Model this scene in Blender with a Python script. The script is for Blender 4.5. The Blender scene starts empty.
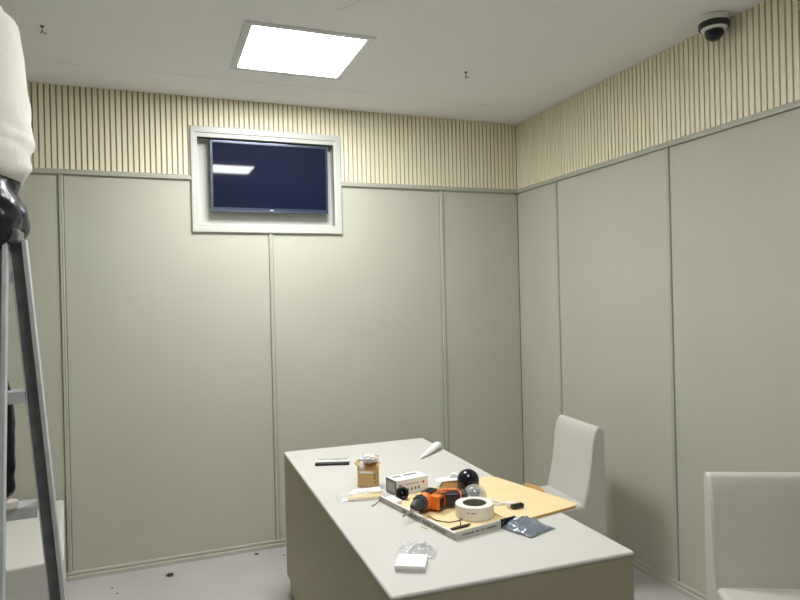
import bpy, bmesh, math, random
from mathutils import Vector, Matrix, noise
random.seed(4)
scene = bpy.context.scene
COL = scene.collection
PI = math.pi

# ------------------------------------------------------------------ materials
def mat(name, col, rough=0.6, metal=0.0, bump=None, var=None, spec=0.5, emit=None, trans=0.0, alpha=1.0, ior=1.45, coat=0.0, wave=None):
    m = bpy.data.materials.new(name); m.use_nodes = True
    nt = m.node_tree; b = nt.nodes['Principled BSDF']
    b.inputs['Base Color'].default_value = (*col, 1)
    b.inputs['Roughness'].default_value = rough
    b.inputs['Metallic'].default_value = metal
    b.inputs['Specular IOR Level'].default_value = spec
    b.inputs['Transmission Weight'].default_value = trans
    b.inputs['Alpha'].default_value = alpha
    b.inputs['IOR'].default_value = ior
    b.inputs['Coat Weight'].default_value = coat
    if emit:
        b.inputs['Emission Color'].default_value = (*emit[0], 1)
        b.inputs['Emission Strength'].default_value = emit[1]
    tc = nt.nodes.new('ShaderNodeTexCoord')
    if var:                                   # (scale, amount, scale vector)
        mp = nt.nodes.new('ShaderNodeMapping'); mp.inputs['Scale'].default_value = var[2] if len(var) > 2 else (1, 1, 1)
        n = nt.nodes.new('ShaderNodeTexNoise'); n.inputs['Scale'].default_value = var[0]; n.inputs['Detail'].default_value = 5
        nt.links.new(tc.outputs['Object'], mp.inputs[0]); nt.links.new(mp.outputs[0], n.inputs['Vector'])
        r = nt.nodes.new('ShaderNodeMapRange')
        r.inputs['From Min'].default_value = .25; r.inputs['From Max'].default_value = .75
        r.inputs['To Min'].default_value = 1 - var[1]; r.inputs['To Max'].default_value = 1 + var[1]
        nt.links.new(n.outputs['Fac'], r.inputs['Value'])
        mx = nt.nodes.new('ShaderNodeMix'); mx.data_type = 'RGBA'; mx.blend_type = 'MULTIPLY'; mx.inputs[0].default_value = 1
        mx.inputs[6].default_value = (*col, 1)
        nt.links.new(r.outputs[0], mx.inputs[7]); nt.links.new(mx.outputs[2], b.inputs['Base Color'])
    if bump:                                  # (scale, strength, distance)
        n2 = nt.nodes.new('ShaderNodeTexNoise'); n2.inputs['Scale'].default_value = bump[0]; n2.inputs['Detail'].default_value = 4
        nt.links.new(tc.outputs['Object'], n2.inputs['Vector'])
        bp = nt.nodes.new('ShaderNodeBump'); bp.inputs['Strength'].default_value = bump[1]; bp.inputs['Distance'].default_value = bump[2]
        nt.links.new(n2.outputs['Fac'], bp.inputs['Height']); nt.links.new(bp.outputs[0], b.inputs['Normal'])
    return m

M = {}
M['panel']   = mat('panel_fabric', (0.51, 0.507, 0.41), .75, bump=(260, .25, .002), var=(2.5, .03), spec=.3)
M['strip']   = mat('joint_strip', (0.50, 0.51, 0.43), .45, spec=.5)
M['groove']  = mat('joint_groove', (0.22, 0.22, 0.16), .9)
M['rail']    = mat('rail_trim', (0.42, 0.42, 0.34), .45)
M['base']    = mat('baseboard_trim', (0.50, 0.50, 0.42), .4)
M['slat']    = mat('pale_wood_slat', (0.88, 0.82, 0.62), .5, var=(14, .07, (1, 1, .12)), bump=(60, .1, .001))
M['slatgap'] = mat('slat_gap', (0.36, 0.29, 0.15), .85)
M['ceil']    = mat('ceiling_paint', (0.92, 0.92, 0.925), .8, var=(1.2, .02), bump=(120, .1, .001), spec=.3)
M['seam']    = mat('ceiling_seam', (0.70, 0.70, 0.69), .9)
M['floor']   = mat('floor_vinyl', (0.48, 0.46, 0.445), .45, var=(3.0, .07), bump=(30, .12, .001))
M['frame']   = mat('frame_trim', (0.54, 0.55, 0.49), .38)
M['niche']   = mat('niche_lining', (0.58, 0.59, 0.53), .6)
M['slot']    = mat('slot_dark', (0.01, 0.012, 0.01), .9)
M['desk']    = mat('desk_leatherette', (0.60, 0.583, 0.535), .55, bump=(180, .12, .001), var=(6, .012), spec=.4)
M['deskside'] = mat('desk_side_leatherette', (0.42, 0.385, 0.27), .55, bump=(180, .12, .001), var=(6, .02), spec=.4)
M['chair']   = mat('chair_leatherette', (0.63, 0.605, 0.555), .5, bump=(150, .25, .0015), var=(8, .02))
M['bench']   = mat('bench_leatherette', (0.66, 0.64, 0.58), .55, bump=(150, .15, .001))
M['alu']     = mat('aluminium', (0.60, 0.62, 0.63), .45, .35, var=(20, .12), bump=(80, .1, .001))
M['alushade'] = mat('shade_darkened_aluminium', (0.17, 0.18, 0.185), .5, .5, var=(25, .25))  # shade on the rail webs put into the colour; top cap shares it
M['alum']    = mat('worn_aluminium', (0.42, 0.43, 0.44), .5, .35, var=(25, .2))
M['rubber']  = mat('black_rubber', (0.015, 0.015, 0.016), .7)
M['skin']    = mat('skin', (0.62, 0.40, 0.28), .5, var=(20, .05))
M['hair']    = mat('hair', (0.012, 0.010, 0.009), .5)
M['shirt']   = mat('cream_shirt', (0.80, 0.78, 0.70), .85, bump=(25, .35, .01), var=(9, .03))
M['trouser'] = mat('black_trousers', (0.006, 0.006, 0.012), .32, bump=(22, .6, .015), spec=.35)
M['jean']    = mat('dark_trouser_leg', (0.012, 0.013, 0.022), .6, bump=(30, .5, .01))
M['shoe']    = mat('shoe_upper', (0.03, 0.03, 0.045), .7)
M['sole']    = mat('shoe_sole', (0.68, 0.64, 0.54), .6)
M['tvbody']  = mat('tv_bezel', (0.03, 0.04, 0.075), .3, spec=.6)
M['tvedge']  = mat('tv_edge', (0.13, 0.15, 0.21), .25, .6)
M['screen']  = mat('tv_screen', (0.008, 0.011, 0.028), .035, spec=.5)
M['bracket'] = mat('bracket_steel', (0.06, 0.06, 0.06), .5, .6)
M['white']   = mat('white_plastic', (0.82, 0.82, 0.80), .35)
M['papwhite'] = mat('white_card', (0.84, 0.83, 0.80), .6, var=(12, .02))
M['greycard'] = mat('grey_printed_card', (0.46, 0.43, 0.36), .6)
M['cartonside'] = mat('carton_outside', (0.58, 0.56, 0.50), .6, var=(12, .03))
M['darkcard'] = mat('dark_green_grey_card', (0.16, 0.18, 0.16), .55)
M['kraft']   = mat('kraft_card_pale', (0.82, 0.66, 0.36), .75, var=(8, .06), bump=(90, .15, .001))
M['kraftd']  = mat('kraft_card', (0.62, 0.39, 0.15), .75, var=(10, .08), bump=(90, .15, .001))
M['black']   = mat('black_plastic', (0.012, 0.012, 0.016), .3, spec=.6)
M['blackm']  = mat('black_matt', (0.02, 0.02, 0.022), .6)
M['navy']    = mat('navy_gloss', (0.005, 0.007, 0.014), .16, spec=.5, coat=.15)
M['orange']  = mat('orange_plastic', (0.85, 0.20, 0.025), .4)
M['red']     = mat('red_plastic', (0.55, 0.02, 0.02), .4)
M['dgrey']   = mat('dark_grey_plastic', (0.045, 0.055, 0.06), .45)
M['steel']   = mat('steel', (0.65, 0.62, 0.55), .25, 1.0)
M['ink']     = mat('grey_ink', (0.10, 0.10, 0.10), .7)
M['redink']  = mat('red_ink', (0.62, 0.05, 0.08), .7)
M['tape']    = mat('tape_white', (0.82, 0.79, 0.73), .45)
M['tapein']  = mat('tape_core', (0.16, 0.16, 0.13), .6)
M['yellow']  = mat('yellow_paper', (0.85, 0.60, 0.14), .7)
M['foam']    = mat('white_foam_sheet', (0.86, 0.85, 0.83), .5, bump=(40, .3, .004))
M['copper']  = mat('dark_wire', (0.10, 0.04, 0.02), .5)
M['lamp']    = mat('lamp_diffuser', (0.9, 0.9, 0.9), .5, emit=((0.97, 0.985, 1.0), 42.0))
M['lamp2']   = mat('lamp_diffuser_front', (0.9, 0.9, 0.9), .5, emit=((0.97, 0.985, 1.0), 27.0))
M['lampframe'] = mat('lamp_frame', (0.70, 0.71, 0.72), .4, .3)

def film(name, col, transp, rough):
    m = bpy.data.materials.new(name); m.use_nodes = True
    nt = m.node_tree; out = nt.nodes['Material Output']; b = nt.nodes['Principled BSDF']
    b.inputs['Base Color'].default_value = (*col, 1); b.inputs['Roughness'].default_value = rough
    b.inputs['Specular IOR Level'].default_value = .9
    t = nt.nodes.new('ShaderNodeBsdfTransparent'); mx = nt.nodes.new('ShaderNodeMixShader')
    mx.inputs[0].default_value = 1 - transp
    nt.links.new(t.outputs[0], mx.inputs[1]); nt.links.new(b.outputs[0], mx.inputs[2]); nt.links.new(mx.outputs[0], out.inputs[0])
    return m
M['clear']   = film('clear_film', (0.92, 0.93, 0.91), .80, .10)
M['clear2']  = film('clear_dome_plastic', (0.75, 0.77, 0.75), .80, .04)
M['antistat'] = film('grey_antistatic_film', (0.24, 0.28, 0.33), .34, .10)

# ------------------------------------------------------------------ mesh helpers
def link(name, bm, m, parent=None, smooth=False, bevel=0, seg=2, loc=None, rz=None, kind=None, label=None):
    bmesh.ops.recalc_face_normals(bm, faces=bm.faces)
    me = bpy.data.meshes.new(name); bm.to_mesh(me); bm.free()
    o = bpy.data.objects.new(name, me); COL.objects.link(o)
    ms = m if isinstance(m, (list, tuple)) else [m]
    for k in ms: me.materials.append(M[k] if isinstance(k, str) else k)
    if smooth:
        for p in me.polygons: p.use_smooth = True
    if bevel:
        md = o.modifiers.new('b', 'BEVEL'); md.width = bevel; md.segments = seg; md.limit_method = 'ANGLE'; md.angle_limit = math.radians(40)
        md.harden_normals = False
        for p in me.polygons: p.use_smooth = True
        wn = o.modifiers.new('w', 'WEIGHTED_NORMAL'); wn.keep_sharp = False
    if parent: o.parent = parent
    if loc is not None: o.location = loc
    if rz is not None: o.rotation_euler = (0, 0, rz)
    if kind: o['kind'] = kind
    if label: o['label'] = label
    return o

def box(bm, x0, x1, y0, y1, z0, z1, mi=0, mtx=None):
    vs = [bm.verts.new((x, y, z)) for x in (x0, x1) for y in (y0, y1) for z in (z0, z1)]
    if mtx is not None:
        for v in vs: v.co = mtx @ v.co
    F = [(0, 1, 3, 2), (4, 6, 7, 5), (0, 4, 5, 1), (2, 3, 7, 6), (0, 2, 6, 4), (1, 5, 7, 3)]
    for f in F:
        fc = bm.faces.new([vs[i] for i in f]); fc.material_index = mi
    return vs

def prism(bm, pts, a, b, axis='y', mi=0, mtx=None):
    """extrude polygon pts (2D) along axis from a to b"""
    def P(p, t):
        if axis == 'y': v = Vector((p[0], t, p[1]))
        elif axis == 'x': v = Vector((t, p[0], p[1]))
        else: v = Vector((p[0], p[1], t))
        return mtx @ v if mtx is not None else v
    A = [bm.verts.new(P(p, a)) for p in pts]; B = [bm.verts.new(P(p, b)) for p in pts]
    n = len(pts)
    bm.faces.new(A).material_index = mi; bm.faces.new(B[::-1]).material_index = mi
    for i in range(n):
        bm.faces.new((A[i], B[i], B[(i + 1) % n], A[(i + 1) % n])).material_index = mi

def lathe(bm, prof, seg=32, mtx=None, mi=0, cap=True):
    rings = []
    for r, z in prof:
        if r < 1e-6: rings.append([bm.verts.new((0, 0, z))])
        else: rings.append([bm.verts.new((r * math.cos(2 * PI * i / seg), r * math.sin(2 * PI * i / seg), z)) for i in range(seg)])
    if mtx is not None:
        for rg in rings:
            for v in rg: v.co = mtx @ v.co
    for a, b in zip(rings[:-1], rings[1:]):
        for i in range(seg):
            j = (i + 1) % seg
            if len(a) == 1 and len(b) == 1: continue
            if len(a) == 1: f = bm.faces.new((a[0], b[i], b[j]))
            elif len(b) == 1: f = bm.faces.new((a[i], b[0], a[j]))
            else: f = bm.faces.new((a[i], b[i], b[j], a[j]))
            f.material_index = mi
    if cap:
        for rg in (rings[0], rings[-1]):
            if len(rg) > 2: bm.faces.new(rg).material_index = mi

def tube(bm, pts, r, seg=8, mi=0):
    pts = [Vector(p) for p in pts]; rings = []
    for i, p in enumerate(pts):
        d = (pts[min(i + 1, len(pts) - 1)] - pts[max(i - 1, 0)]).normalized()
        up = Vector((0, 0, 1)) if abs(d.z) < .9 else Vector((1, 0, 0))
        a = d.cross(up).normalized(); b = a.cross(d)
        rr = r[i] if isinstance(r, (list, tuple)) else r
        rings.append([bm.verts.new(p + (a * math.cos(2 * PI * k / seg) + b * math.sin(2 * PI * k / seg)) * rr) for k in range(seg)])
    for A, B in zip(rings[:-1], rings[1:]):
        for k in range(seg):
            bm.faces.new((A[k], B[k], B[(k + 1) % seg], A[(k + 1) % seg])).material_index = mi
    bm.faces.new(rings[0]).material_index = mi; bm.faces.new(rings[-1][::-1]).material_index = mi

def BM(): return bmesh.new()
def bxo(name, dims, m, parent=None, bevel=0, **k):
    bm = BM(); box(bm, *dims); return link(name, bm, m, parent, bevel=bevel, **k)
def thing(name, label, cat, loc=(0, 0, 0), rz=0, group=None):
    o = bpy.data.objects.new(name, None); COL.objects.link(o); o.empty_display_size = .05
    o.location = loc; o.rotation_euler = (0, 0, rz); o['label'] = label; o['category'] = cat
    if group: o['group'] = group
    return o
def tag(o, label, cat, group=None):
    o['label'] = label; o['category'] = cat
    if group: o['group'] = group
    return o
def skinmesh(verts, edges, radii, root=0, sub=2):
    me = bpy.data.meshes.new('t'); me.from_pydata(verts, edges, []); o = bpy.data.objects.new('t', me); COL.objects.link(o)
    md = o.modifiers.new('s', 'SKIN'); md.use_smooth_shade = True
    sv = me.skin_vertices[0].data
    for i, r in enumerate(radii):
        sv[i].radius = r if isinstance(r, tuple) else (r, r)
        sv[i].use_root = (i == root)
    sb = o.modifiers.new('u', 'SUBSURF'); sb.levels = sub; sb.render_levels = sub
    dg = bpy.context.evaluated_depsgraph_get(); dg.update()
    m2 = bpy.data.meshes.new_from_object(o.evaluated_get(dg))
    bpy.data.objects.remove(o); bpy.data.meshes.remove(me)
    for p in m2.polygons: p.use_smooth = True
    return m2
def meshobj(name, me, m, parent=None):
    me.name = name; me.materials.clear()
    for k in (m if isinstance(m, (list, tuple)) else [m]): me.materials.append(M[k])
    o = bpy.data.objects.new(name, me); COL.objects.link(o)
    if parent: o.parent = parent
    return o

# ------------------------------------------------------------------ the room
XL, YF, H = -4.7, -5.4, 2.8          # left wall, wall behind the camera, ceiling
RAIL0, RAIL1, BASE = 2.293, 2.322, .046
NX0, NX1, NZ0, NZ1 = -2.236, -1.386, 2.028, 2.556     # opening of the screen niche
FX0, FX1, FZ0, FZ1 = -2.273, -1.340, 1.978, 2.618     # outside of its frame

bm = BM(); box(bm, XL - .1, .1, YF - .1, .25, -.1, 0)
link('floor', bm, 'floor', kind='structure')
bm = BM()
lx0, lx1, ly0, ly1 = -2.06, -1.512, -1.122, -.577
# ceiling with square holes for the panel lamps
LAMPS = [(-1.786, -.85, 'lamp'), (-1.786, -2.78, 'lamp2')]
hs = .285
xs = sorted({XL - .1, .1} | {a for l in LAMPS for a in (l[0] - hs, l[0] + hs)})
ys = sorted({YF - .1, .25} | {a for l in LAMPS for a in (l[1] - hs, l[1] + hs)})
for i in range(len(xs) - 1):
    for j in range(len(ys) - 1):
        cxm, cym = (xs[i] + xs[i + 1]) / 2, (ys[j] + ys[j + 1]) / 2
        if any(abs(cxm - l[0]) < hs and abs(cym - l[1]) < hs for l in LAMPS): continue
        box(bm, xs[i], xs[i + 1], ys[j], ys[j + 1], H, H + .08)
ceil = link('ceiling', bm, 'ceil', kind='structure')
bm = BM()
for y in (-.362,): box(bm, XL, 0, y - .0015, y + .0015, H - .0006, H + .002)
link('trim_1', bm, 'seam', kind='structure')

def wall_xform(side):
    """local frame: x along wall, y=0 wall surface facing -y, z up"""
    if side == 'back': return Matrix.Identity(4)
    if side == 'right': return Matrix.Rotation(-PI / 2, 4, 'Z')                      # local x -> -Y, local -y -> -X
    if side == 'left': return Matrix.Translation((XL, YF, 0)) @ Matrix.Rotation(PI / 2, 4, 'Z')
    if side == 'front': return Matrix.Translation((0, YF, 0)) @ Matrix.Rotation(PI, 4, 'Z')

def build_wall(side, x0, x1, joints, hole=None):
    W = wall_xform(side)
    # backing
    bm = BM()
    if hole:
        hx0, hx1, hz0, hz1 = hole[0] - .02, hole[1] + .02, hole[2] - .02, hole[3] + .02
        box(bm, x0 - .1, hx0, .012, .2, 0, H); box(bm, hx1, x1 + .1, .012, .2, 0, H)
        box(bm, hx0, hx1, .012, .2, 0, hz0); box(bm, hx0, hx1, .012, .2, hz1, H)
        box(bm, hx0, hx1, .10, .2, hz0, hz1)
    else: box(bm, x0 - .0, x1 + .0, .012, .12, 0, H)
    wall = link('wall_' + side, bm, 'groove', kind='structure'); wall.matrix_world = W
    # padded panels between joints
    js = [x0] + joints + [x1]
    g = .0128
    for a, b in zip(js[:-1], js[1:]):
        bm = BM(); A, B = a + (g if a != x0 else 0), b - (g if b != x1 else 0)
        if hole and A < hx1 and B > hx0:
            za = hz0 - .02
            if A < hx0: pts = [(A, BASE - .01), (B, BASE - .01), (B, za), (hx0 - .01, za), (hx0 - .01, RAIL0 + .01), (A, RAIL0 + .01)]
            else: pts = [(A, BASE - .01), (B, BASE - .01), (B, RAIL0 + .01), (hx1 + .01, RAIL0 + .01), (hx1 + .01, za), (A, za)]
            prism(bm, pts, 0, .02, 'y')
        else: box(bm, A, B, 0, .02, BASE - .01, RAIL0 + .01)
        link('padded_panel', bm, 'panel', wall, bevel=.005, seg=3)
    # joint strips
    for j in joints:
        top = RAIL0 if not (hole and hx0 < j < hx1) else FZ0
        bm = BM()
        prof = [(j - .011, .010), (j - .011, -.007), (j - .008, -.010), (j - .003, -.010), (j - .001, -.007), (j + .001, -.007), (j + .003, -.010), (j + .008, -.010), (j + .011, -.007), (j + .011, .010)]
        prism(bm, prof, BASE, top, 'z')
        link('joint_strip', bm, 'strip', wall)
    # slats
    bm = BM(); box(bm, x0, x1 if not hole else hx0, .008, .013, RAIL1 - .01, H)
    if hole:
        box(bm, hx1, x1, .008, .013, RAIL1 - .01, H); box(bm, hx0, hx1, .008, .013, hz1, H)
    link('slat_backing', bm, 'slatgap', wall)
    bm = BM(); p = .0305; x = x1 - .004
    while x - .022 > x0:
        a, b = x - .0225, x
        z0 = RAIL1 - .005
        if hole and a > FX0 - .004 and b < FX1 + .008: z0 = FZ1 - .006
        box(bm, a, b, -.001, .009, z0, H)
        x -= p
    link('wood_slats', bm, 'slat', wall)
    # rail
    bm = BM()
    segs = [(x0, x1)] if not hole else [(x0, FX0), (FX1, x1)]
    for a, b in segs:
        prism(bm, [(-.016, RAIL0), (.01, RAIL0), (.01, RAIL1), (-.009, RAIL1), (-.011, RAIL1 - .010), (-.016, RAIL1 - .013)], a, b, 'x')
    link('dado_rail', bm, 'rail', wall)
    # baseboard
    bm = BM()
    prism(bm, [(-.018, 0), (.012, 0), (.012, BASE), (-.012, BASE), (-.014, BASE - .006), (-.014, BASE - .012), (-.011, BASE - .015), (-.011, BASE - .020), (-.018, BASE - .024)], x0, x1, 'x')
    bb = link('baseboard_' + side, bm, 'base', kind='structure'); bb.matrix_world = W
    return wall

wb = build_wall('back', XL, 0, [-4.14, -2.977, -1.805, -.617], hole=(NX0, NX1, NZ0, NZ1))
build_wall('right', 0, -YF, [.481, 1.463, 2.65, 3.83])
build_wall('left', 0, -YF, [1.2, 2.4, 3.6])
build_wall('front', 0, -XL, [1.2, 2.4, 3.6])

# niche lining and frame
bm = BM()
box(bm, NX0, NX1, .072, .10, NZ0, NZ1 )
box(bm, NX0 - .02, NX0, -.002, .10, NZ0 - .02, NZ1 + .02); box(bm, NX1, NX1 + .02, -.002, .10, NZ0 - .02, NZ1 + .02)
box(bm, NX0, NX1, -.002, .10, NZ0 - .02, NZ0); box(bm, NX0, NX1, .0, .10, NZ1, NZ1 + .02)
link('niche_lining', bm, 'niche', wb)
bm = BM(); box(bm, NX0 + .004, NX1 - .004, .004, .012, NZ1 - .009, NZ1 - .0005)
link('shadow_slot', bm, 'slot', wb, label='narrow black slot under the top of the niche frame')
bm = BM()
def ring_rect(bm, o, i, y0, y1):
    (a0, a1, c0, c1), (b0, b1, d0, d1) = o, i
    O = [(a0, c0), (a1, c0), (a1, c1), (a0, c1)]; I = [(b0, d0), (b1, d0), (b1, d1), (b0, d1)]
    L = [[bm.verts.new((p[0], y, p[1])) for p in s] for y in (y0, y1) for s in (O, I)]
    of, inf, ob, ib = L
    for k in range(4):
        n = (k + 1) % 4
        bm.faces.new((of[k], of[n], inf[n], inf[k])); bm.faces.new((ob[k], ib[k], ib[n], ob[n]))
        bm.faces.new((of[k], ob[k], ob[n], of[n])); bm.faces.new((inf[k], inf[n], ib[n], ib[k]))
ring_rect(bm, (FX0, FX1, FZ0, FZ1), (NX0 - .018, NX1 + .018, NZ0 - .022, NZ1 + .026), -.018, .02)
ring_rect(bm, (NX0 - .019, NX1 + .019, NZ0 - .023, NZ1 + .027), (NX0, NX1, NZ0, NZ1), -.011, .02)
ring_rect(bm, (FX0 - .004, FX1 + .004, FZ0 - .004, FZ1 + .004), (FX0 + .008, FX1 - .008, FZ0 + .008, FZ1 - .008), -.012, .0)
link('trim_2', bm, 'frame', kind='structure', bevel=.0025)

# ------------------------------------------------------------------ lamps
for k, (x, y, mm) in enumerate(LAMPS):
    lab = ['square white ceiling light panel, lit, above the television wall', 'square lit ceiling light panel over the near end of the desk, above the picture'][k]
    t = thing('ceiling_light', lab, 'ceiling light', (x, y, H), group='square ceiling light panels')
    bm = BM()
    ring_rect(bm, (-.31, .31, -.31, .31), (-.272, .272, -.272, .272), -.006, .014)
    for v in bm.verts: v.co = Vector((v.co.x, v.co.z, v.co.y))
    link('lamp_frame', bm, 'lampframe', t, bevel=.002)
    bm = BM(); box(bm, -.274, .274, -.274, .274, .001, .006)
    link('diffuser', bm, mm, t)

# ------------------------------------------------------------------ television
t = thing('television', 'dark flat television mounted in the framed wall niche', 'television', (-1.7925, .0, 2.325))
piv = t
TW, TH = .366, .216
t.rotation_euler = (math.radians(1.38), 0, 0)
bm = BM(); box(bm, -TW, TW, .0, .035, -TH, TH); link('casing', bm, 'tvbody', t, bevel=.006)
bm = BM(); ring_rect(bm, (-TW - .001, TW + .001, -TH - .001, TH + .001), (-TW + .004, TW - .004, -TH + .004, TH - .004), -.003, .006)
link('bezel_edge', bm, 'tvedge', t, bevel=.001)
bm = BM(); ring_rect(bm, (-TW + .003, TW - .003, -TH + .003, TH - .003), (-TW + .012, TW - .012, -TH + .024, TH - .012), -.002, .003)
link('bezel', bm, 'tvbody', t)
bm = BM(); box(bm, -TW + .011, TW - .011, -.0005, .002, -TH + .023, TH - .011); link('screen', bm, 'screen', t)
bm = BM()
for dx, w in ((-.010, .006), (-.002, .005), (.006, .006)): box(bm, dx, dx + w, -.0035, -.0015, -TH + .009, -TH + .016)
link('maker_mark', bm, 'white', t)
bm = BM(); box(bm, -.10, .10, .033, .060, -.08, .08); box(bm, -.14, .14, .060, .0725, -.05, .05); link('wall_bracket', bm, 'bracket', t)

# ------------------------------------------------------------------ dome camera
t = thing('security_camera', 'white dome security camera with black band on ceiling by slatted wall', 'security camera', (-.078, -1.845, H))
bm = BM(); lathe(bm, [(0, 0), (.062, 0), (.066, -.004), (.066, -.026), (.064, -.029), (0, -.029)], 40); link('housing', bm, 'white', t, smooth=False, bevel=.001)
bm = BM(); lathe(bm, [(0, -.029), (.0665, -.029), (.0665, -.052), (.061, -.054), (0, -.054)], 40); link('black_band', bm, 'black', t, bevel=.001)
bm = BM(); lathe(bm, [(0, -.054), (.056, -.054), (.053, -.061), (.048, -.064), (0, -.064)], 40); link('trim_ring', bm, 'white', t, bevel=.001)
bm = BM(); lathe(bm, [(.041, -.064)] + [(.041 * math.cos(a), -.070 - .041 * math.sin(a)) for a in [k * PI / 20 for k in range(0, 10)]] + [(0, -.111)], 32); link('dome_cover', bm, 'navy', t, smooth=True)

# ------------------------------------------------------------------ ceiling hooks and wire
for k, (x, y) in enumerate(((-2.94, -.819), (-.848, -.866))):
    t = thing('ceiling_hook', ['small dark metal hook in the ceiling above the ladder side', 'small dark metal hook in the ceiling near the slatted corner'][k], 'hook', (x, y, H), group='small metal hooks left in the ceiling')
    bm = BM(); lathe(bm, [(0, 0), (.009, 0), (.009, -.003), (0, -.003)], 12); link('rosette', bm, 'bracket', t)
    bm = BM(); tube(bm, [(0, 0, -.002), (0, 0, -.022), (.004, 0, -.030), (.012, -.004, -.034), (.016, -.005, -.030)], .0022, 6); tube(bm, [(0, 0, -.022), (-.008, 0, -.034)], .002, 6)
    link('hook_wire', bm, 'bracket', t)
bm = BM()
tube(bm, [(-1.745, -1.41, 2.799), (-1.730, -1.405, 2.792), (-1.712, -1.415, 2.794), (-1.698, -1.44, 2.797), (-1.68, -1.47, 2.792), (-1.672, -1.52, 2.797), (-1.665, -1.56, 2.799)], .0016, 6)
tube(bm, [(-1.74, -1.385, 2.798), (-1.722, -1.392, 2.795), (-1.715, -1.38, 2.799)], .0014, 6)
tag(link('loose_wire', bm, 'white'), 'thin pale loose wire end hanging at the ceiling near the lit panel', 'wire')

# ------------------------------------------------------------------ desk
t = thing('desk', 'large cream leatherette covered box desk with tools on top', 'desk', (-1.934, -2.448, 0), -.0304)
dw, dl = .788, 1.776
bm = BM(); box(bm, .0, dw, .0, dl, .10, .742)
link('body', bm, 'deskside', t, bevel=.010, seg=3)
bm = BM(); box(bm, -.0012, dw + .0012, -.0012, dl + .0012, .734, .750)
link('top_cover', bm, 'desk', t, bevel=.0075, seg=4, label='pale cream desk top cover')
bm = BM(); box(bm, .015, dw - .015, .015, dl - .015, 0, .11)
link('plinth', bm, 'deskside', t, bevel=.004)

# ------------------------------------------------------------------ chairs (local: facing +x, back at x=0, width along y)
def chair(label, loc, rz, w=.46, top=.86, sh=0.0, bt=.112):
    t = thing('upholstered_chair', label, 'chair', loc, rz, 'cream upholstered block chairs')
    bm = BM()
    pts = [(.005, .02), (.50, .02), (.50, .435 + sh), (.11, .455 + sh), (.005, .455 + sh)]
    prism(bm, pts, -w / 2 + .002, w / 2 - .002, 'y')
    bmesh.ops.subdivide_edges(bm, edges=bm.edges[:], cuts=3, use_grid_fill=True)
    for v in bm.verts:
        if v.co.z > .425 + sh and .12 < v.co.x < .49 and abs(v.co.y) < w / 2 - .01: v.co.z += .008
    link('seat', bm, 'chair', t, bevel=.022, seg=4)
    bm = BM()
    pts = [(0, .02), (0, .875)] + [(.032 - .032 * math.cos(a), .848 + .032 * math.sin(a)) for a in (PI * .3, PI * .5, PI * .7)] + [(.066, .84), (.078, .78), (.090, .66), ((bt + .090) / 2, .54), (bt, .445), (bt, .02)]
    pts[1] = (0, top)
    pts = [(a, b if b < .5 else b + (top - .86) * (b - .445) / .415) for a, b in pts]
    pts[1] = (0, top)
    prism(bm, pts, -w / 2, w / 2, 'y')
    link('backrest', bm, 'chair', t, bevel=.012, seg=4)
    for sx in (.05, .45):
        for sy in (-1, 1):
            bm = BM(); lathe(bm, [(0, 0), (.018, 0), (.018, .022), (0, .022)], 12, Matrix.Translation((sx, sy * (w / 2 - .05), 0))); link('foot', bm, 'rubber', t)
    # piping seam around the backrest side
    for sy in (-1, 1):
        bm = BM(); path = [(p[0], sy * (w / 2 - .001), p[1]) for p in [(.108, .48), (.096, .56), (.083, .66), (.070, .78)]]
        tube(bm, path, .002, 6)
        link('piping', bm, 'chair', t)
    return t
chair('cream upholstered chair standing between the desk and the right wall', (-.300, -1.120, 0), PI - .10, .395, .832, 0.0, .135)
chair('cream upholstered chair in the near right corner of the picture, seat toward viewer', (-.386, -2.315, 0), math.atan2(-.888, -.46), .46, .852, .022)

# ------------------------------------------------------------------ low bench behind ladder
t = thing('block_bench', 'low cream covered block bench against the wall behind the ladder', 'bench', (-2.993, -.05, 0), math.radians(6.6))
bm = BM(); box(bm, -1.25, 0, -.955, 0, .02, .475); link('body', bm, 'bench', t, bevel=.012, seg=4)
bm = BM(); box(bm, -1.23, -.02, -.935, -.02, 0, .03); link('plinth', bm, 'bench', t)

# ------------------------------------------------------------------ ladder
LAX = -3.01
lad = thing('step_ladder', 'tall aluminium A-frame step ladder under the person at left', 'ladder', (LAX, -2.0, 0))
def rail(top, bot, side, front, mats=('alushade', 'alu')):
    """side +1 right rail; channel with a bright outer flange, default web coloured dark as if shaded"""
    top, bot = Vector(top), Vector(bot)
    d = (top - bot)
    def sec(P, prof): return [P + Vector((side * a, b, 0)) for a, b in prof]
    web = [(-.022, -.006), (.010, -.006), (.010, .006), (-.022, .006)]
    fl = [(.010, -.020), (.0215, -.020), (.0215, .012), (.010, .012)]
    lip = [(-.0235, -.012), (-.0205, -.012), (-.0205, .008), (-.0235, .008)]
    out = []
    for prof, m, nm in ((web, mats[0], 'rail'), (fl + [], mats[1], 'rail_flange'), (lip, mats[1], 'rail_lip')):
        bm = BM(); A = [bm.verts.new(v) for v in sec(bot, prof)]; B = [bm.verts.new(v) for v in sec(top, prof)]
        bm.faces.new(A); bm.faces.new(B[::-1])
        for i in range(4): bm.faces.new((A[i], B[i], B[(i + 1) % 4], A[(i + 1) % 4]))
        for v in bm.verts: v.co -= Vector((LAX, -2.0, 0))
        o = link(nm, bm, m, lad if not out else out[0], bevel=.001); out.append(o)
    return out[0]
At, Ab = (-2.857, -1.979, 1.733), (-2.757, -1.796, .012)
Bt, Bb = (-2.895, -2.020, 1.733), (-2.890, -2.339, .012)
mir = lambda p: (2 * LAX - p[0], p[1], p[2])
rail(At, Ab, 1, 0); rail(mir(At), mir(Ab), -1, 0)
rail(Bt, Bb, 1, 1, ('alum', 'alu')); rail(mir(Bt), mir(Bb), -1, 1, ('alum', 'alu'))
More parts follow.
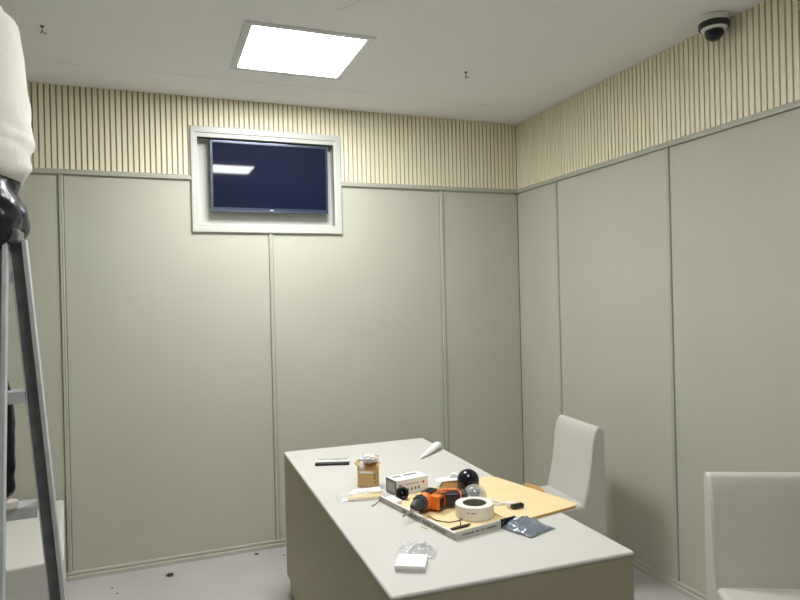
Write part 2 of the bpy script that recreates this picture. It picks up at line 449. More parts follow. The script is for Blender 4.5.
def rung(sec_t, sec_b, z, nm='rung'):
    f = (z - sec_b[2]) / (sec_t[2] - sec_b[2]); P = Vector(sec_b).lerp(Vector(sec_t), f)
    hw = P.x - LAX - .02
    bm = BM()
    prism(bm, [(-.042, -.034), (-.038, -.034), (-.038, -.004), (.036, -.004), (.036, -.030), (.040, -.030), (.040, 0), (-.042, 0)], -hw, hw, 'x', mtx=Matrix.Translation((0, P.y + 2.0, z)))
    o = link(nm, bm, 'alu', lad, bevel=.001)
    return o
for z in (.295, .63, .968, 1.305, 1.645): rung(At, Ab, z)
for z in (.30, .64, .985, 1.315, 1.645): rung(Bt, Bb, z)
bm = BM(); box(bm, -.165, .165, -.045, .045, 1.722, 1.758); link('top_cap', bm, 'alushade', lad, bevel=.006)
for P in (Ab, mir(Ab), Bb, mir(Bb)):
    bm = BM(); box(bm, P[0] - LAX - .026, P[0] - LAX + .026, P[1] + 2.0 - .024, P[1] + 2.0 + .02, 0, .045); link('rubber_foot', bm, 'rubber', lad, bevel=.004)

# ------------------------------------------------------------------ person astride the ladder, facing left
_n0 = len(bpy.data.objects)
# body
V, Ed, R = [], [], []
def jt(p, r, par=None):
    V.append(p); R.append(r)
    if par is not None: Ed.append((par, len(V) - 1))
    return len(V) - 1
Yc = -1.95
pel = jt((-2.975, Yc, 1.86), (.115, .105))
wst = jt((-2.965, Yc, 2.00), (.115, .095), pel)
ch = jt((-2.960, Yc, 2.20), (.13, .10), wst)
nb = jt((-3.005, Yc, 2.40), (.10, .08), ch)
nk = jt((-3.05, Yc, 2.49), .052, nb)
hd1 = jt((-3.075, Yc, 2.56), .070, nk)
hd2 = jt((-3.085, Yc, 2.66), .085, hd1)
hd3 = jt((-3.080, Yc, 2.72), .055, hd2)
hands = []
for s in (1, -1):
    sh = jt((-3.03, Yc + s * .17, 2.40), .058, nb)
    el = jt((-3.27, Yc + s * .22, 2.36), .043, sh)
    wr = jt((-3.42, Yc + s * .14, 2.56), .028, el)
    pm = jt((-3.45, Yc + s * .12, 2.63), (.040, .018), wr)
    for k, (dy, L) in enumerate(((-.03, .060), (-.010, .072), (.010, .068), (.03, .052))):
        f1 = jt((-3.455, Yc + s * .12 + dy, 2.665), .0095, pm); f2 = jt((-3.445, Yc + s * .12 + dy, 2.665 + L * .6), .0085, f1); jt((-3.425, Yc + s * .12 + dy, 2.665 + L), .007, f2)
    th = jt((-3.43, Yc + s * .12 - s * .05, 2.625), .011, pm); jt((-3.415, Yc + s * .12 - s * .065, 2.66), .009, th)
hipR = jt((-3.01, Yc + .085, 1.76), .085, pel)
knR = jt((-3.025, Yc + .065, 1.43), .045, hipR)
cfR = jt((-2.965, Yc + .04, 1.27), .032, knR)
anR = jt((-2.944, Yc + .028, 1.055), .020, cfR)
jt((-2.944, Yc + .026, 1.01), .020, anR)
hipL = jt((-3.01, Yc - .085, 1.80), .085, pel)
knL = jt((-3.14, Yc - .16, 1.44), .055, hipL)
cfL = jt((-3.10, Yc - .19, 1.27), .050, knL)
anL = jt((-3.08, Yc - .20, 1.055), .022, cfL)
jt((-3.085, Yc - .20, 1.01), .022, anL)
body = meshobj('person', skinmesh(V, Ed, R), 'skin')
tag(body, 'person in cream shirt and black trousers astride the step ladder, seen from behind', 'person')
# face: nose and ears and eyes, on the head looking left
bm = BM()
tube(bm, [(-3.165, Yc, 2.665), (-3.182, Yc, 2.64), (-3.168, Yc, 2.632)], [.006, .012, .006], 8)
link('nose', bm, 'skin', body, smooth=True)
for s in (1, -1):
    bm = BM(); tube(bm, [(-3.08, Yc + s * .082, 2.665), (-3.075, Yc + s * .094, 2.65), (-3.08, Yc + s * .086, 2.625)], [.008, .014, .006], 8)
    link('ear', bm, 'skin', body, smooth=True)
    bm = BM(); bmesh.ops.create_uvsphere(bm, u_segments=12, v_segments=8, radius=.011, matrix=Matrix.Translation((-3.158, Yc + s * .030, 2.665)))
    link('eye', bm, 'white', body, smooth=True)
hv = skinmesh([(-3.06, Yc, 2.60), (-3.055, Yc, 2.67), (-3.07, Yc, 2.722), (-3.11, Yc, 2.73)], [(0, 1), (1, 2), (2, 3)], [.06, .088, .062, .045], 1)
meshobj('hair', hv, 'hair', body)
# shirt
sv = [(-2.975, Yc, 1.865), (-2.972, Yc, 2.02), (-2.962, Yc, 2.20), (-2.995, Yc, 2.33), (-3.05, Yc, 2.43),
      (-3.03, Yc + .16, 2.39), (-3.16, Yc + .20, 2.37), (-3.03, Yc - .16, 2.39), (-3.16, Yc - .20, 2.37)]
se = [(0, 1), (1, 2), (2, 3), (3, 4), (4, 5), (5, 6), (4, 7), (7, 8)]
sr = [(.152, .125), (.148, .122), (.152, .128), (.135, .115), (.10, .080), .078, .064, .078, .064]
sm = skinmesh(sv, se, sr, 2, 3)
for v in sm.vertices:                                      # folds, strongest near the waist
    k = max(0, min(1, (2.22 - v.co.z) / .25))
    n = noise.noise(Vector((v.co.x * 9, v.co.y * 9, v.co.z * 34))) * .012 * k + noise.noise(v.co * 14) * .005
    dn = Vector((v.co.x + 2.97, v.co.y - Yc, 0)).normalized() if v.co.z < 2.35 else Vector((0, 0, 0))
    v.co += dn * n
so = meshobj('shirt', sm, 'shirt', body); so.location = (.015, 0, 0)
# trousers
tv = [(-2.975, Yc, 2.02), (-2.972, Yc, 1.80), (-3.010, Yc + .075, 1.72), (-3.045, Yc + .075, 1.58), (-3.025, Yc + .065, 1.43), (-2.962, Yc + .04, 1.29), (-2.942, Yc + .025, .985),
      (-3.010, Yc - .085, 1.72), (-3.09, Yc - .13, 1.58), (-3.145, Yc - .16, 1.44), (-3.10, Yc - .19, 1.27), (-3.083, Yc - .20, 1.005)]
te = [(0, 1), (1, 2), (2, 3), (3, 4), (4, 5), (5, 6), (1, 7), (7, 8), (8, 9), (9, 10), (10, 11)]
tr = [(.135, .112), (.168, .150), (.098, .088), .078, .066, .060, .038, (.098, .095), .085, .070, .060, .046]
tm = skinmesh(tv, te, tr, 1, 3)
def merge_remesh(me, blobs, vox=.011):
    bm = BM(); bm.from_mesh(me)
    for c, rad in blobs:
        rr = bmesh.ops.create_icosphere(bm, subdivisions=4, radius=1)
        for v in rr['verts']: v.co = Vector((c[0] + v.co.x * rad[0], c[1] + v.co.y * rad[1], c[2] + v.co.z * rad[2]))
    m1 = bpy.data.meshes.new('t'); bm.to_mesh(m1); bm.free()
    o = bpy.data.objects.new('t', m1); COL.objects.link(o)
    md = o.modifiers.new('r', 'REMESH'); md.mode = 'VOXEL'; md.voxel_size = vox
    sd = o.modifiers.new('s', 'SMOOTH'); sd.factor = .6; sd.iterations = 6
    dg = bpy.context.evaluated_depsgraph_get(); dg.update()
    m2 = bpy.data.meshes.new_from_object(o.evaluated_get(dg)); bpy.data.objects.remove(o)
    for p in m2.polygons: p.use_smooth = True
    return m2
tm = merge_remesh(tm, [((-2.998, Yc - .06, 1.80), (.136, .13, .125)), ((-2.998, Yc + .06, 1.80), (.136, .13, .125)), ((-2.985, Yc, 1.90), (.115, .11, .10))])
for v in tm.vertices:
    q = Vector((v.co.x * 12, v.co.y * 12, v.co.z * 26))
    v.co += Vector((noise.noise(q), noise.noise(q + Vector((5, 3, 1))), 0)) * (.012 if v.co.z > 1.62 else .005)
meshobj('trousers', tm, 'trouser', body)
def shoe(x, y, z, nm='shoe'):
    v = [(x - .02, y, z + .055), (x - .10, y, z + .045), (x - .19, y, z + .032), (x - .235, y, z + .026)]
    me = skinmesh(v, [(0, 1), (1, 2), (2, 3)], [(.036, .046), (.038, .042), (.042, .030), (.030, .022)], 1)
    o = meshobj(nm, me, 'shoe', body)
    bm = BM(); pts = []
    for k in range(24):
        a = 2 * PI * k / 24; pts.append((x - .125 + .145 * math.cos(a), y + (.040 if math.cos(a) < 0 else .034) * math.sin(a)))
    prism(bm, pts, z, z + .026, 'z'); link('sole', bm, 'sole', o, bevel=.006)
shoe(-2.918, Yc + .012, .968); shoe(-3.05, Yc - .21, .968)
body.location = (.020, 0, 0)

# ------------------------------------------------------------------ things on the desk
DZ = .751
def at(x, y, z=DZ): return (x, y, z)

# long black and white connector strip
t = thing('connector_strip', 'slim black and white strip of connectors at the far left of the desk', 'connector strip', at(-1.718, -1.05), math.radians(-20))
bm = BM(); box(bm, -.082, .082, -.016, .012, 0, .009); link('base_bar', bm, 'blackm', t, bevel=.001)
bm = BM(); box(bm, -.080, .080, .012, .066, 0, .013); link('label_card', bm, 'papwhite', t, bevel=.001)
bm = BM()
for k in range(12):
    x = -.076 + k * .0127; box(bm, x, x + random.uniform(.006, .011), .040, .063, .013, .0136)
link('printed_marks', bm, 'ink', t)
bm = BM()
for k in range(10):
    x = -.074 + k * .015; box(bm, x, x + .006, -.009, .001, .009, .011)
link('terminal_screws', bm, 'steel', t)

# tall open cardboard box
t = thing('open_cardboard_box', 'tall narrow open brown cardboard box with white tissue sticking out', 'cardboard box', at(-1.667, -1.452), math.radians(-31))
w, d, h = .040, .030, .088; th = .0022
bm = BM()
box(bm, -w, w, -d, -d + th, 0, h * .80); box(bm, -w, w, d - th, d, 0, h); box(bm, -w, -w + th, -d, d, 0, h); box(bm, w - th, w, -d, d, 0, h); box(bm, -w, w, -d, d, 0, th)
link('box_body', bm, 'kraftd', t, bevel=.0006)
bm = BM(); prism(bm, [(d, h), (d + .002, h), (d + .012, h + .030), (d + .010, h + .030)], -w, w, 'x'); link('rear_flap', bm, 'kraftd', t)
bm = BM(); prism(bm, [(-w, h), (-w - .0018, h), (-w - .014, h + .012), (-w - .012, h + .013)], -d, d, 'y'); link('side_flap', bm, 'kraftd', t)
bm = BM(); prism(bm, [(w, h), (w + .0018, h), (w + .012, h + .004), (w + .010, h + .006)], -d, d, 'y'); link('side_flap', bm, 'kraftd', t)
bm = BM(); box(bm, -w + .008, w - .012, -d - .0008, -d, h * .66, h * .76); link('white_sticker', bm, 'papwhite', t)
bm = BM()
for z in (.018, .034, .048):
    bm = BM(); box(bm, w - .009, w - .003, -d - .0007, -d, z, z + .007); link('printed_mark', bm, 'ink', t)
bm = BM(); bmesh.ops.create_icosphere(bm, subdivisions=4, radius=1)
for v in bm.verts:
    q = v.co.copy(); v.co = Vector((q.x * .044 - .004, q.y * .016 + .028, q.z * .018 + h + .016)); v.co += Vector((noise.noise(q * 2.5), noise.noise(q * 2.5 + Vector((3, 1, 0))), noise.noise(q * 3 + Vector((9, 1, 0))))) * .008
link('tissue', bm, 'foam', t, smooth=True, label='crumpled white tissue')
bm = BM(); bmesh.ops.create_icosphere(bm, subdivisions=3, radius=1)
for v in bm.verts:
    q = v.co.copy(); v.co = Vector((q.x * .014 - .030, q.y * .016 + .002, q.z * .030 + h - .016)); v.co += Vector((noise.noise(q * 2.5), noise.noise(q * 2.5 + Vector((3, 1, 0))), 0)) * .004
link('tissue', bm, 'foam', t, smooth=True, label='crumpled white tissue')

# clear bag with yellow paper
def crumple(nx, ny, sx, sy, hgt, f, seed, edge=.25):
    bm = BM(); g = [[None] * (ny + 1) for _ in range(nx + 1)]
    for i in range(nx + 1):
        for j in range(ny + 1):
            u, v = i / nx * 2 - 1, j / ny * 2 - 1
            e = (1 - abs(u) ** 3) * (1 - abs(v) ** 3)
            n = noise.noise(Vector((u * f + seed, v * f, seed))) + .5 * noise.noise(Vector((u * f * 2.3, v * f * 2.3 + seed, 2)))
            z = hgt * e * (.65 + .5 * n) + .002
            g[i][j] = bm.verts.new((u * sx * (1 + .06 * noise.noise(Vector((v * 3, seed, 0)))), v * sy * (1 + .06 * noise.noise(Vector((u * 3, seed, 4)))), max(z, .001)))
    for i in range(nx):
        for j in range(ny): bm.faces.new((g[i][j], g[i + 1][j], g[i + 1][j + 1], g[i][j + 1]))
    return bm
def thicken(o, th=.0006):
    md = o.modifiers.new('s', 'SOLIDIFY'); md.thickness = th; md.offset = 1; return o
t = thing('plastic_bag', 'clear plastic bag holding a yellow sheet, in front of open cardboard box', 'plastic bag', at(-1.742, -1.590), math.radians(-12))
o = link('bag_film', crumple(26, 16, .100, .062, .034, 2.6, 3.1), 'clear', t, smooth=True); thicken(o)
bm = BM(); prism(bm, [(-.060, -.046), (.078, -.046), (.080, .012), (-.045, .010)], .001, .012, 'z'); link('yellow_insert', bm, 'yellow', t, bevel=.002)
bm = BM(); prism(bm, [(-.052, -.012), (.080, -.010), (.080, .048), (-.030, .040)], .012, .022, 'z'); link('paper_wrap', bm, 'foam', t, bevel=.004, label='white wrapped paper')

# white printed carton
t = thing('printed_carton', 'white printed product carton with dark end and red logos', 'carton', at(-1.548, -1.600), math.radians(10))
L, D, Hh = .076, .042, .062
bm = BM(); box(bm, -L, L, -D, D, 0, Hh); link('carton_body', bm, 'papwhite', t, bevel=.0015)
bm = BM(); box(bm, -L - .0012, -L, -D + .001, D - .001, .001, Hh - .001); link('end_panel', bm, 'darkcard', t, label='dark green grey end panel')
bm = BM()
box(bm, -L - .0016, -L - .0011, -D + .012, D - .012, .012, Hh - .012)
link('end_print', bm, 'greycard', t)
for (x, w_) in ((-.066, .015), (.046, .012)):               # red marks on front
    bm = BM(); prism(bm, [(x, .040), (x + w_ * .3, .046), (x + w_ * .5, .042), (x + w_ * .7, .046), (x + w_, .040), (x + w_ * .5, .034)], -D - .0009, -D, 'y')
    link('red_logo', bm, 'redink', t)
bm = BM()
for k in range(14): box(bm, -.034 + k * .0045, -.031 + k * .0045, -D - .0007, -D, .040, .043)
for k, x in enumerate((-.026, -.008, .010, .026)):
    box(bm, x, x + .007, -D - .0007, -D, .016, .024); box(bm, x + .0015, x + .0055, -D - .0007, -D, .024, .028)
link('printed_marks', bm, 'ink', t)
bm = BM()
for x0_, x1_ in ((-.060, -.030), (-.010, .052)):
    x = x0_
    while x < x1_:
        w_ = random.uniform(.003, .007); box(bm, x, x + w_, .008, .020, Hh, Hh + .0007); x += w_ + .0012
link('top_print', bm, 'ink', t)

# lens ring module
t = thing('camera_lens', 'small round black camera lens lying against the white carton', 'lens', at(-1.610, -1.700))
T = Matrix.Translation((0, 0, .026)) @ Matrix.Rotation(math.radians(72), 4, 'X') @ Matrix.Rotation(math.radians(-12), 4, 'Y')
bm = BM(); lathe(bm, [(.014, .012), (.022, .016), (.0255, .010), (.0255, -.010), (.020, -.014), (0, -.014), (0, -.004), (.013, -.002), (.014, .012)], 28, T, cap=False); link('ring', bm, 'black', t, smooth=True)
bm = BM(); lathe(bm, [(0, .011), (.007, .009), (.0135, .003), (.0135, -.002), (0, -.002)], 24, T); link('glass', bm, 'navy', t, smooth=True)

# big shallow carton with open lid
TR = math.radians(10.5)
t = thing('shallow_carton', 'large shallow white carton lying open with kraft inside and lid folded out flat', 'cardboard tray', at(-1.606, -2.169), TR)
W_, V_, hh = .262, .50, .028
bm = BM(); box(bm, 0, W_, 0, V_, 0, .0035); link('tray_floor', bm, 'kraft', t)
bm = BM(); box(bm, -.001, .19, -.0025, .0035, .0, hh); link('front_wall', bm, 'cartonside', t, bevel=.0008)
bm = BM(); box(bm, .19, .256, -.003, .004, .0, hh + .002); link('front_wall_end', bm, 'navy', t, label='black printed end of the front wall')
bm = BM(); box(bm, -.0025, .0035, 0, V_, 0, hh * .80); link('side_wall', bm, 'greycard', t, bevel=.0008)
bm = BM(); box(bm, -.002, .006, .0, V_, hh * .80, hh * .80 + .0012); link('side_wall_edge', bm, 'papwhite', t)
bm = BM(); box(bm, 0, .22, V_ - .004, V_, 0, .012); link('rear_wall', bm, 'papwhite', t)
bm = BM(); box(bm, .006, .055, V_ - .085, V_ - .010, .0036, .016); link('end_tuck', bm, 'papwhite', t, bevel=.002, label='white tucked end flap')
bm = BM()                                                   # print on walls
for k in range(26):
    x = .025 + k * .0062 * .9
    if k in (9, 13, 17): continue
    box(bm, x, x + .0038, -.0031, -.0024, .011, .0165 + (k % 3) * .001)
for k in range(30):
    y = .055 + k * .009
    if k in (8, 15, 16): continue
    box(bm, -.0031, -.0024, y, y + .005, .006, .013 + (k % 3) * .002)
link('printed_marks', bm, 'ink', t)
bm = BM(); pts = [(W_ - .004, .004), (.556, .004)] + [(.556 + .024 * math.sin(a), .028 - .024 * math.cos(a)) for a in (PI / 8, PI / 4, 3 * PI / 8)] + [(.580, .028), (.566, .47), (.540, V_), (.10, V_ + .004), (.10, V_ - .004), (W_ - .004, V_ - .004)]
prism(bm, pts, .0045, .0085, 'z'); link('lid', bm, 'kraft', t, bevel=.0008)
bm = BM(); prism(bm, [(.30, .0005), (.552, .0005), (.552, .004), (.30, .004)], 0, .0085, 'z'); link('lid_edge', bm, 'kraftd', t)
bm = BM()
pts = [(.205, .0)] + [(.205 + .0, .004)]
prism(bm, [(.180, 0.0085), (.190, .020), (.215, .024), (.275, .024), (.298, .018), (.306, .0085)], .573, .5765, 'x'); link('lid_tab', bm, 'kraftd', t, bevel=.001, label='brown raised tab on the lid edge')

# cordless drill (local +x = direction of chuck), lying on its side, handle turned away
dr = thing('cordless_drill', 'orange and black cordless drill lying in the open carton, bit pointing left', 'drill', (-1.565, -1.855, DZ + .0045), math.radians(214.7))
cz = .036
Tb = Matrix.Translation((0, 0, cz)) @ Matrix.Rotation(PI / 2, 4, 'Y')
bm = BM(); lathe(bm, [(0, -.062), (.020, -.060), (.029, -.050), (.031, -.030), (.0315, .020), (.028, .046), (0, .046)], 24, Tb); link('motor_housing', bm, 'orange', dr, smooth=True)
bm = BM(); lathe(bm, [(.026, .044), (.0295, .047), (.0295, .062), (.026, .066), (0, .066), (0, .044)], 24, Tb, cap=False); link('clutch_ring', bm, 'dgrey', dr, smooth=True)
bm = BM(); lathe(bm, [(.020, .064), (.0215, .068), (.0215, .082), (.016, .098), (.009, .110), (0, .110)], 20, Tb, cap=False); link('chuck', bm, 'dgrey', dr, smooth=False, bevel=.0008)
bm = BM(); lathe(bm, [(.008, .104), (.008, .114), (.0042, .117), (.0042, .165), (.0022, .174), (0, .176)], 12, Tb @ Matrix.Rotation(math.radians(5), 4, 'Y'), cap=False); link('bit', bm, 'steel', dr)
bm = BM()
for k in range(5):
    a = -.6 + k * .55; box(bm, .047, .063, -.0025, .0025, .0285, .0315, mtx=Matrix.Translation((0, 0, cz)) @ Matrix.Rotation(a, 4, 'X'))
link('clutch_ribs', bm, 'blackm', dr)
bm = BM(); box(bm, -.040, .018, -.020, .020, .064, .0685); link('top_plate', bm, 'blackm', dr, bevel=.003)
bm = BM()
for x in (-.028, -.008, .012): lathe(bm, [(0, .0), (.0045, 0), (.0045, .004), (0, .004)], 10, Matrix.Translation((x, .0, .0675)))
link('screw_heads', bm, 'black', dr)
bm = BM(); lathe(bm, [(0, -.0685), (.012, -.068), (.022, -.063), (.024, -.058), (0, -.058)], 20, Tb); link('rear_cap', bm, 'red', dr, smooth=True)
bm = BM(); prism(bm, [(.024, .020), (.024, .060), (-.050, .056), (-.055, .020)], .008, .060, 'z'); link('gearbox_side', bm, 'orange', dr, bevel=.006)
# handle runs in local +y, sideways (toward the right of the picture)
HM = Matrix.Translation((-.022, .008, 0)) @ Matrix.Rotation(math.radians(35), 4, 'Z')     # raked handle: +y away from the body
bm = BM(); prism(bm, [(-.026, .0), (.028, .0), (.022, .060), (.024, .102), (-.024, .102), (-.024, .060)], .008, .058, 'z', mtx=HM); link('handle', bm, 'black', dr, bevel=.010, seg=3)
bm = BM(); prism(bm, [(.018, .022), (.032, .026), (.030, .044), (.016, .048)], .024, .042, 'z', mtx=HM); link('trigger', bm, 'red', dr, bevel=.002)
bm = BM(); prism(bm, [(-.029, .0), (-.020, .0), (-.018, .060), (-.018, .100), (-.027, .100), (-.027, .060)], .022, .062, 'z', mtx=HM); link('handle_spine', bm, 'orange', dr, bevel=.004)
bm = BM(); box(bm, -.026, .026, .104, .128, .003, .060, mtx=HM); link('battery', bm, 'dgrey', dr, bevel=.006)
bm = BM(); box(bm, -.024, .024, .099, .106, .006, .056, mtx=HM); link('battery_collar', bm, 'orange', dr, bevel=.002)

bm = BM()
for x in (-.034, -.022, -.010): box(bm, x, x + .005, .028, .0605, .0585, .0612)
link('vent_slots', bm, 'blackm', dr)
bm = BM(); box(bm, -.012, .018, .0595, .0620, .014, .050); link('side_badge', bm, 'black', dr, bevel=.001)

# black dome cap
t = thing('dome_cap', 'glossy black rounded dome cap standing on the kraft lid', 'dome cap', at(-1.343, -1.748, DZ + .009))
bm = BM(); lathe(bm, [(0, .0), (.044, .0), (.049, .003), (.049, .013), (.046, .016), (0, .016)], 36); link('base_ring', bm, 'black', t, bevel=.001)
bm = BM(); lathe(bm, [(.0435, .014), (.0445, .046)] + [(.0445 * math.cos(a), .048 + .044 * math.sin(a)) for a in [k * PI / 24 for k in range(1, 12)]] + [(0, .092)], 40, cap=False); link('dome', bm, 'navy', t, smooth=True)
for a in (0, 2.1, 4.2):
    bm = BM(); box(bm, .044, .058, -.006, .006, .0, .006, mtx=Matrix.Rotation(a + .6, 4, 'Z'))
    link('mounting_lug', bm, 'black', t, bevel=.001)

# clear dome behind the tape
t = thing('clear_dome', 'small clear plastic dome cover behind the tape roll', 'dome cover', at(-1.364, -1.843, DZ + .0088))
bm = BM(); lathe(bm, [(.047, 0), (.0475, .003), (.0465, .004)] + [(.046 * math.cos(a), .012 + .046 * math.sin(a)) for a in [k * PI / 24 for k in range(0, 12)]] + [(0, .058)], 36, cap=False); thicken(link('cover', bm, 'clear2', t, smooth=True), .001)
bm = BM(); bmesh.ops.create_uvsphere(bm, u_segments=20, v_segments=12, radius=.020)
for v in bm.verts: v.co.z += .024
link('lens_ball', bm, 'dgrey', t, smooth=True)

# tape roll
t = thing('tape_roll', 'wide roll of white tape lying flat in the open carton', 'tape', at(-1.442, -1.990, DZ + .0045))
th_ = .046
bm = BM(); lathe(bm, [(.043, .0), (.068, 0), (.0695, .002), (.0695, th_ - .002), (.068, th_), (.043, th_), (.043, 0)], 48, cap=False); link('tape_winding', bm, 'tape', t, smooth=False, bevel=.0005)
bm = BM(); lathe(bm, [(.041, .001), (.0433, .001), (.0433, th_ - .001), (.041, th_ - .001), (.041, .001)], 48, cap=False); link('core', bm, 'tapein', t)
bm = BM()
for k in range(9):
    a = math.radians(-140 + k * 3.2)
    if k in (3,): continue
    Tm = Matrix.Rotation(a, 4, 'Z'); box(bm, .0692, .0700, -.0012, .0012, .026, .030 + (k % 2) * .001, mtx=Tm)
link('printed_marks', bm, 'ink', t)

# small open kraft/white packet behind drill
t = thing('folded_packet', 'small white and brown folded card packet behind the drill', 'card packet', at(-1.375, -1.640), math.radians(-20))
bm = BM(); prism(bm, [(-.042, 0), (.040, 0), (.034, .030), (-.022, .034)], -.028, .024, 'y'); link('packet_body', bm, 'kraftd', t, bevel=.001)
bm = BM(); prism(bm, [(-.055, .032), (-.024, .036), (.040, .040), (.040, .043), (-.024, .0385), (-.055, .0345)], -.032, .030, 'y'); link('top_flap', bm, 'papwhite', t)
bm = BM(); prism(bm, [(.0, .042), (.045, .030), (.050, .052), (.010, .060)], .0, .028, 'y'); link('inner_sleeve', bm, 'papwhite', t, bevel=.002)

# white cable with black plug
t = thing('power_cable', 'short white cable ending in a black and white plug by the tape roll', 'cable', at(-1.30, -1.975, DZ + .009))
bm = BM(); tube(bm, [(-.055, .060, .004), (-.040, .072, .006), (-.018, .070, .008), (-.002, .052, .006), (-.004, .034, .005), (-.020, .026, .005), (-.040, .036, .005), (-.050, .058, .009)], .0032, 8)
tube(bm, [(-.004, .034, .005), (.006, .020, .006), (.012, .006, .008)], .0032, 8)
link('cord', bm, 'white', t, smooth=True)
bm = BM(); box(bm, -.002, .024, -.018, .008, .004, .022, mtx=Matrix.Rotation(math.radians(-25), 4, 'Z')); link('white_connector', bm, 'white', t, bevel=.004)
bm = BM(); box(bm, .0, .050, -.040, -.020, .001, .017, mtx=Matrix.Rotation(math.radians(6), 4, 'Z')); link('black_connector', bm, 'navy', t, bevel=.004)

# antistatic bag
t = thing('antistatic_bag', 'crumpled silver grey antistatic bag lying at the front of the carton', 'bag', at(-1.338, -2.168, DZ + .001), math.radians(18))
bm = crumple(30, 24, .064, .070, .034, 2.6, 7.7); o = link('bag_film', bm, 'antistat', t, smooth=True); thicken(o)
bm = BM(); box(bm, -.035, .03, -.035, .02, .002, .006); link('bag_content', bm, 'darkcard', t, bevel=.003)

# small white box and clear wrap
t = thing('small_white_box', 'small flat white box lying near the front left corner of the desk', 'box', at(-1.812, -2.293), math.radians(-29))
bm = BM(); box(bm, -.044, .044, -.042, .046, 0, .007); link('tray', bm, 'white', t, bevel=.001)
bm = BM(); box(bm, -.045, .045, -.043, .047, .008, .018); link('lid', bm, 'papwhite', t, bevel=.0012)
t = thing('crumpled_film', 'crumpled clear plastic wrap behind the small white box', 'plastic wrap', at(-1.762, -2.212), math.radians(-32))
o = link('film_sheet', crumple(36, 24, .062, .040, .036, 5.2, 1.3), 'clear', t, smooth=True); thicken(o)
o = link('film_fold', crumple(28, 20, .040, .028, .040, 6.0, 5.9), 'clear', t, smooth=True); thicken(o); o.location = (.016, -.006, .001)

# paper cone
t = thing('glue_nozzle', 'white cone shaped nozzle wrap lying at the far right edge of the desk', 'nozzle', at(-1.205, -1.03, DZ), 0)
a, b = Vector((-.092, -.118, .004)), Vector((.085, .056, .020))
bm = BM(); tube(bm, [a, a.lerp(b, .25), a.lerp(b, .55), a.lerp(b, .9), b], [.003, .012, .021, .024, .018], 20)
for v in bm.verts: v.co.z = max(.0008, v.co.z * .75 + (.006 if v.co.x > 0 else .003))
link('cone', bm, 'foam', t, smooth=True)

# wire bits, screws and slivers
for k, (pts, lab) in enumerate((
    ([(-1.745, -1.728, DZ + .002), (-1.722, -1.712, DZ + .004), (-1.700, -1.698, DZ + .012)], 'short dark wire end at the far left corner of the carton'),
    ([(-1.600, -1.930, DZ + .006), (-1.592, -1.985, DZ + .006), (-1.560, -2.025, DZ + .007), (-1.515, -2.020, DZ + .006), (-1.480, -1.985, DZ + .006)], 'curved dark wire scrap lying on the kraft below the drill'),
    ([(-1.535, -2.060, DZ + .006), (-1.510, -2.010, DZ + .007), (-1.500, -1.970, DZ + .006)], 'short straight dark wire scrap on the kraft left of the tape roll'))):
    bm = BM(); tube(bm, pts, .0018, 6); tag(link('wire_scrap', bm, 'copper', smooth=True), lab, 'wire', 'dark wire scraps on the desk')
bm = BM(); prism(bm, [(-1.585, -2.095), (-1.520, -2.085), (-1.500, -2.070), (-1.555, -2.076), (-1.585, -2.085)], DZ + .0045, DZ + .010, 'z')
tag(link('plastic_sliver', bm, 'blackm'), 'thin black plastic sliver near the front corner of the carton', 'scrap')
for k, (x, y, r, lab) in enumerate(((-1.648, -1.985, .6, 'pale wire trimming at the carton edge below the drill bit'), (-1.662, -2.010, 1.1, 'pale wire trimming on the desk just outside the carton edge'))):
    bm = BM(); tube(bm, [(x, y, DZ + .026 * (1 - k) + .002), (x + .03 * math.cos(r), y - .03 * math.sin(r), DZ + .002 + .022 * (1 - k))], .0016, 6)
    tag(link('wire_trimming', bm, 'yellow'), lab, 'wire', 'pale wire trimmings by the drill bit')

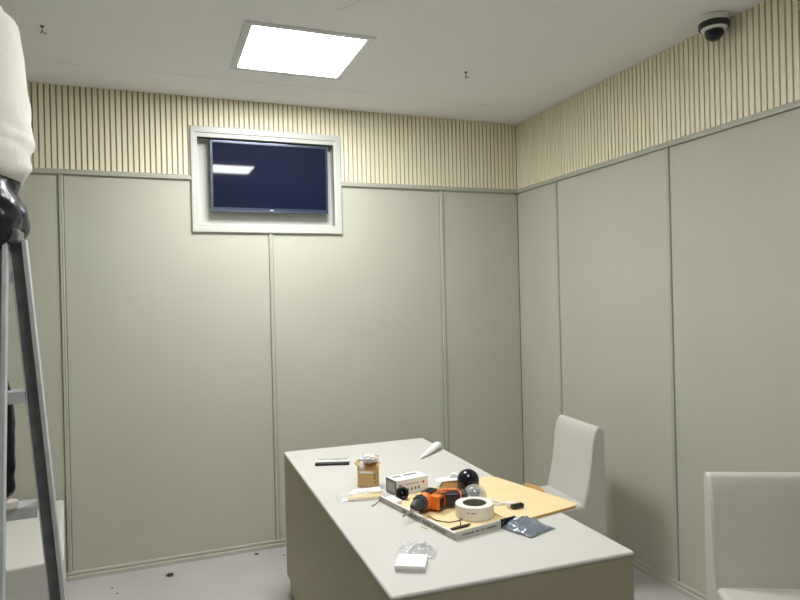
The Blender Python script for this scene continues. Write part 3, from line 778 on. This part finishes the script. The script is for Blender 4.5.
# ------------------------------------------------------------------ litter on the floor
bm = BM(); bmesh.ops.create_icosphere(bm, subdivisions=3, radius=1)
for v in bm.verts:
    q = v.co.copy(); v.co = Vector((q.x * .020, q.y * .016, q.z * .007 + .008)) + Vector((noise.noise(q * 2), noise.noise(q * 2 + Vector((4, 0, 0))), 0)) * .006
o = link('black_scrap', bm, 'black', smooth=True, loc=(-2.452, -.178, 0)); tag(o, 'small shiny black scrap on the floor below the back wall', 'scrap')
bm = BM(); tube(bm, [(-.015, .012, .003), (.008, .004, .003), (.010, -.002, .003), (-.012, -.016, .003)], .0024, 6)
o = link('bent_clip', bm, 'blackm', loc=(-1.948, -.070, 0)); tag(o, 'tiny bent dark clip on the floor beside the baseboard', 'clip')
for k, (x, y, lab) in enumerate(((-2.75, -.215, 'tiny dark crumb on the floor nearest the ladder'), (-2.72, -.30, 'tiny dark crumb on the floor right of the ladder foot'), (-1.80, -.16, 'tiny dark crumb on the floor beside the desk end'))):
    bm = BM(); bmesh.ops.create_icosphere(bm, subdivisions=2, radius=.005)
    for v in bm.verts: v.co.z = v.co.z * .6 + .003
    o = link('floor_crumb', bm, 'blackm', loc=(x, y, 0)); tag(o, lab, 'crumb', 'dark crumbs on the floor')

# ------------------------------------------------------------------ world, camera
w = bpy.data.worlds.new('World'); scene.world = w; w.use_nodes = True
w.node_tree.nodes['Background'].inputs[0].default_value = (.5, .52, .5, 1); w.node_tree.nodes['Background'].inputs[1].default_value = .05
cam = bpy.data.cameras.new('Camera'); co = bpy.data.objects.new('Camera', cam); COL.objects.link(co)
Rv = Vector((0.93226716, -0.36095399, -0.02429312)); Uv = Vector((0.02294397, -0.00802328, 0.99970456)); Fv = Vector((3.61042256e-01, 9.32549112e-01, -8.01881486e-04))
mw = Matrix(((Rv.x, Uv.x, -Fv.x, -2.50673781), (Rv.y, Uv.y, -Fv.y, -4.04538616), (Rv.z, Uv.z, -Fv.z, 1.53955235), (0, 0, 0, 1)))
co.matrix_world = mw
cam.sensor_width = 36; cam.lens = 638.2235 / 800 * 36; cam.clip_start = .02
scene.camera = co
vs = scene.view_settings; vs.view_transform = 'Standard'; vs.look = 'None'; vs.gamma = 1; vs.exposure = 0.17
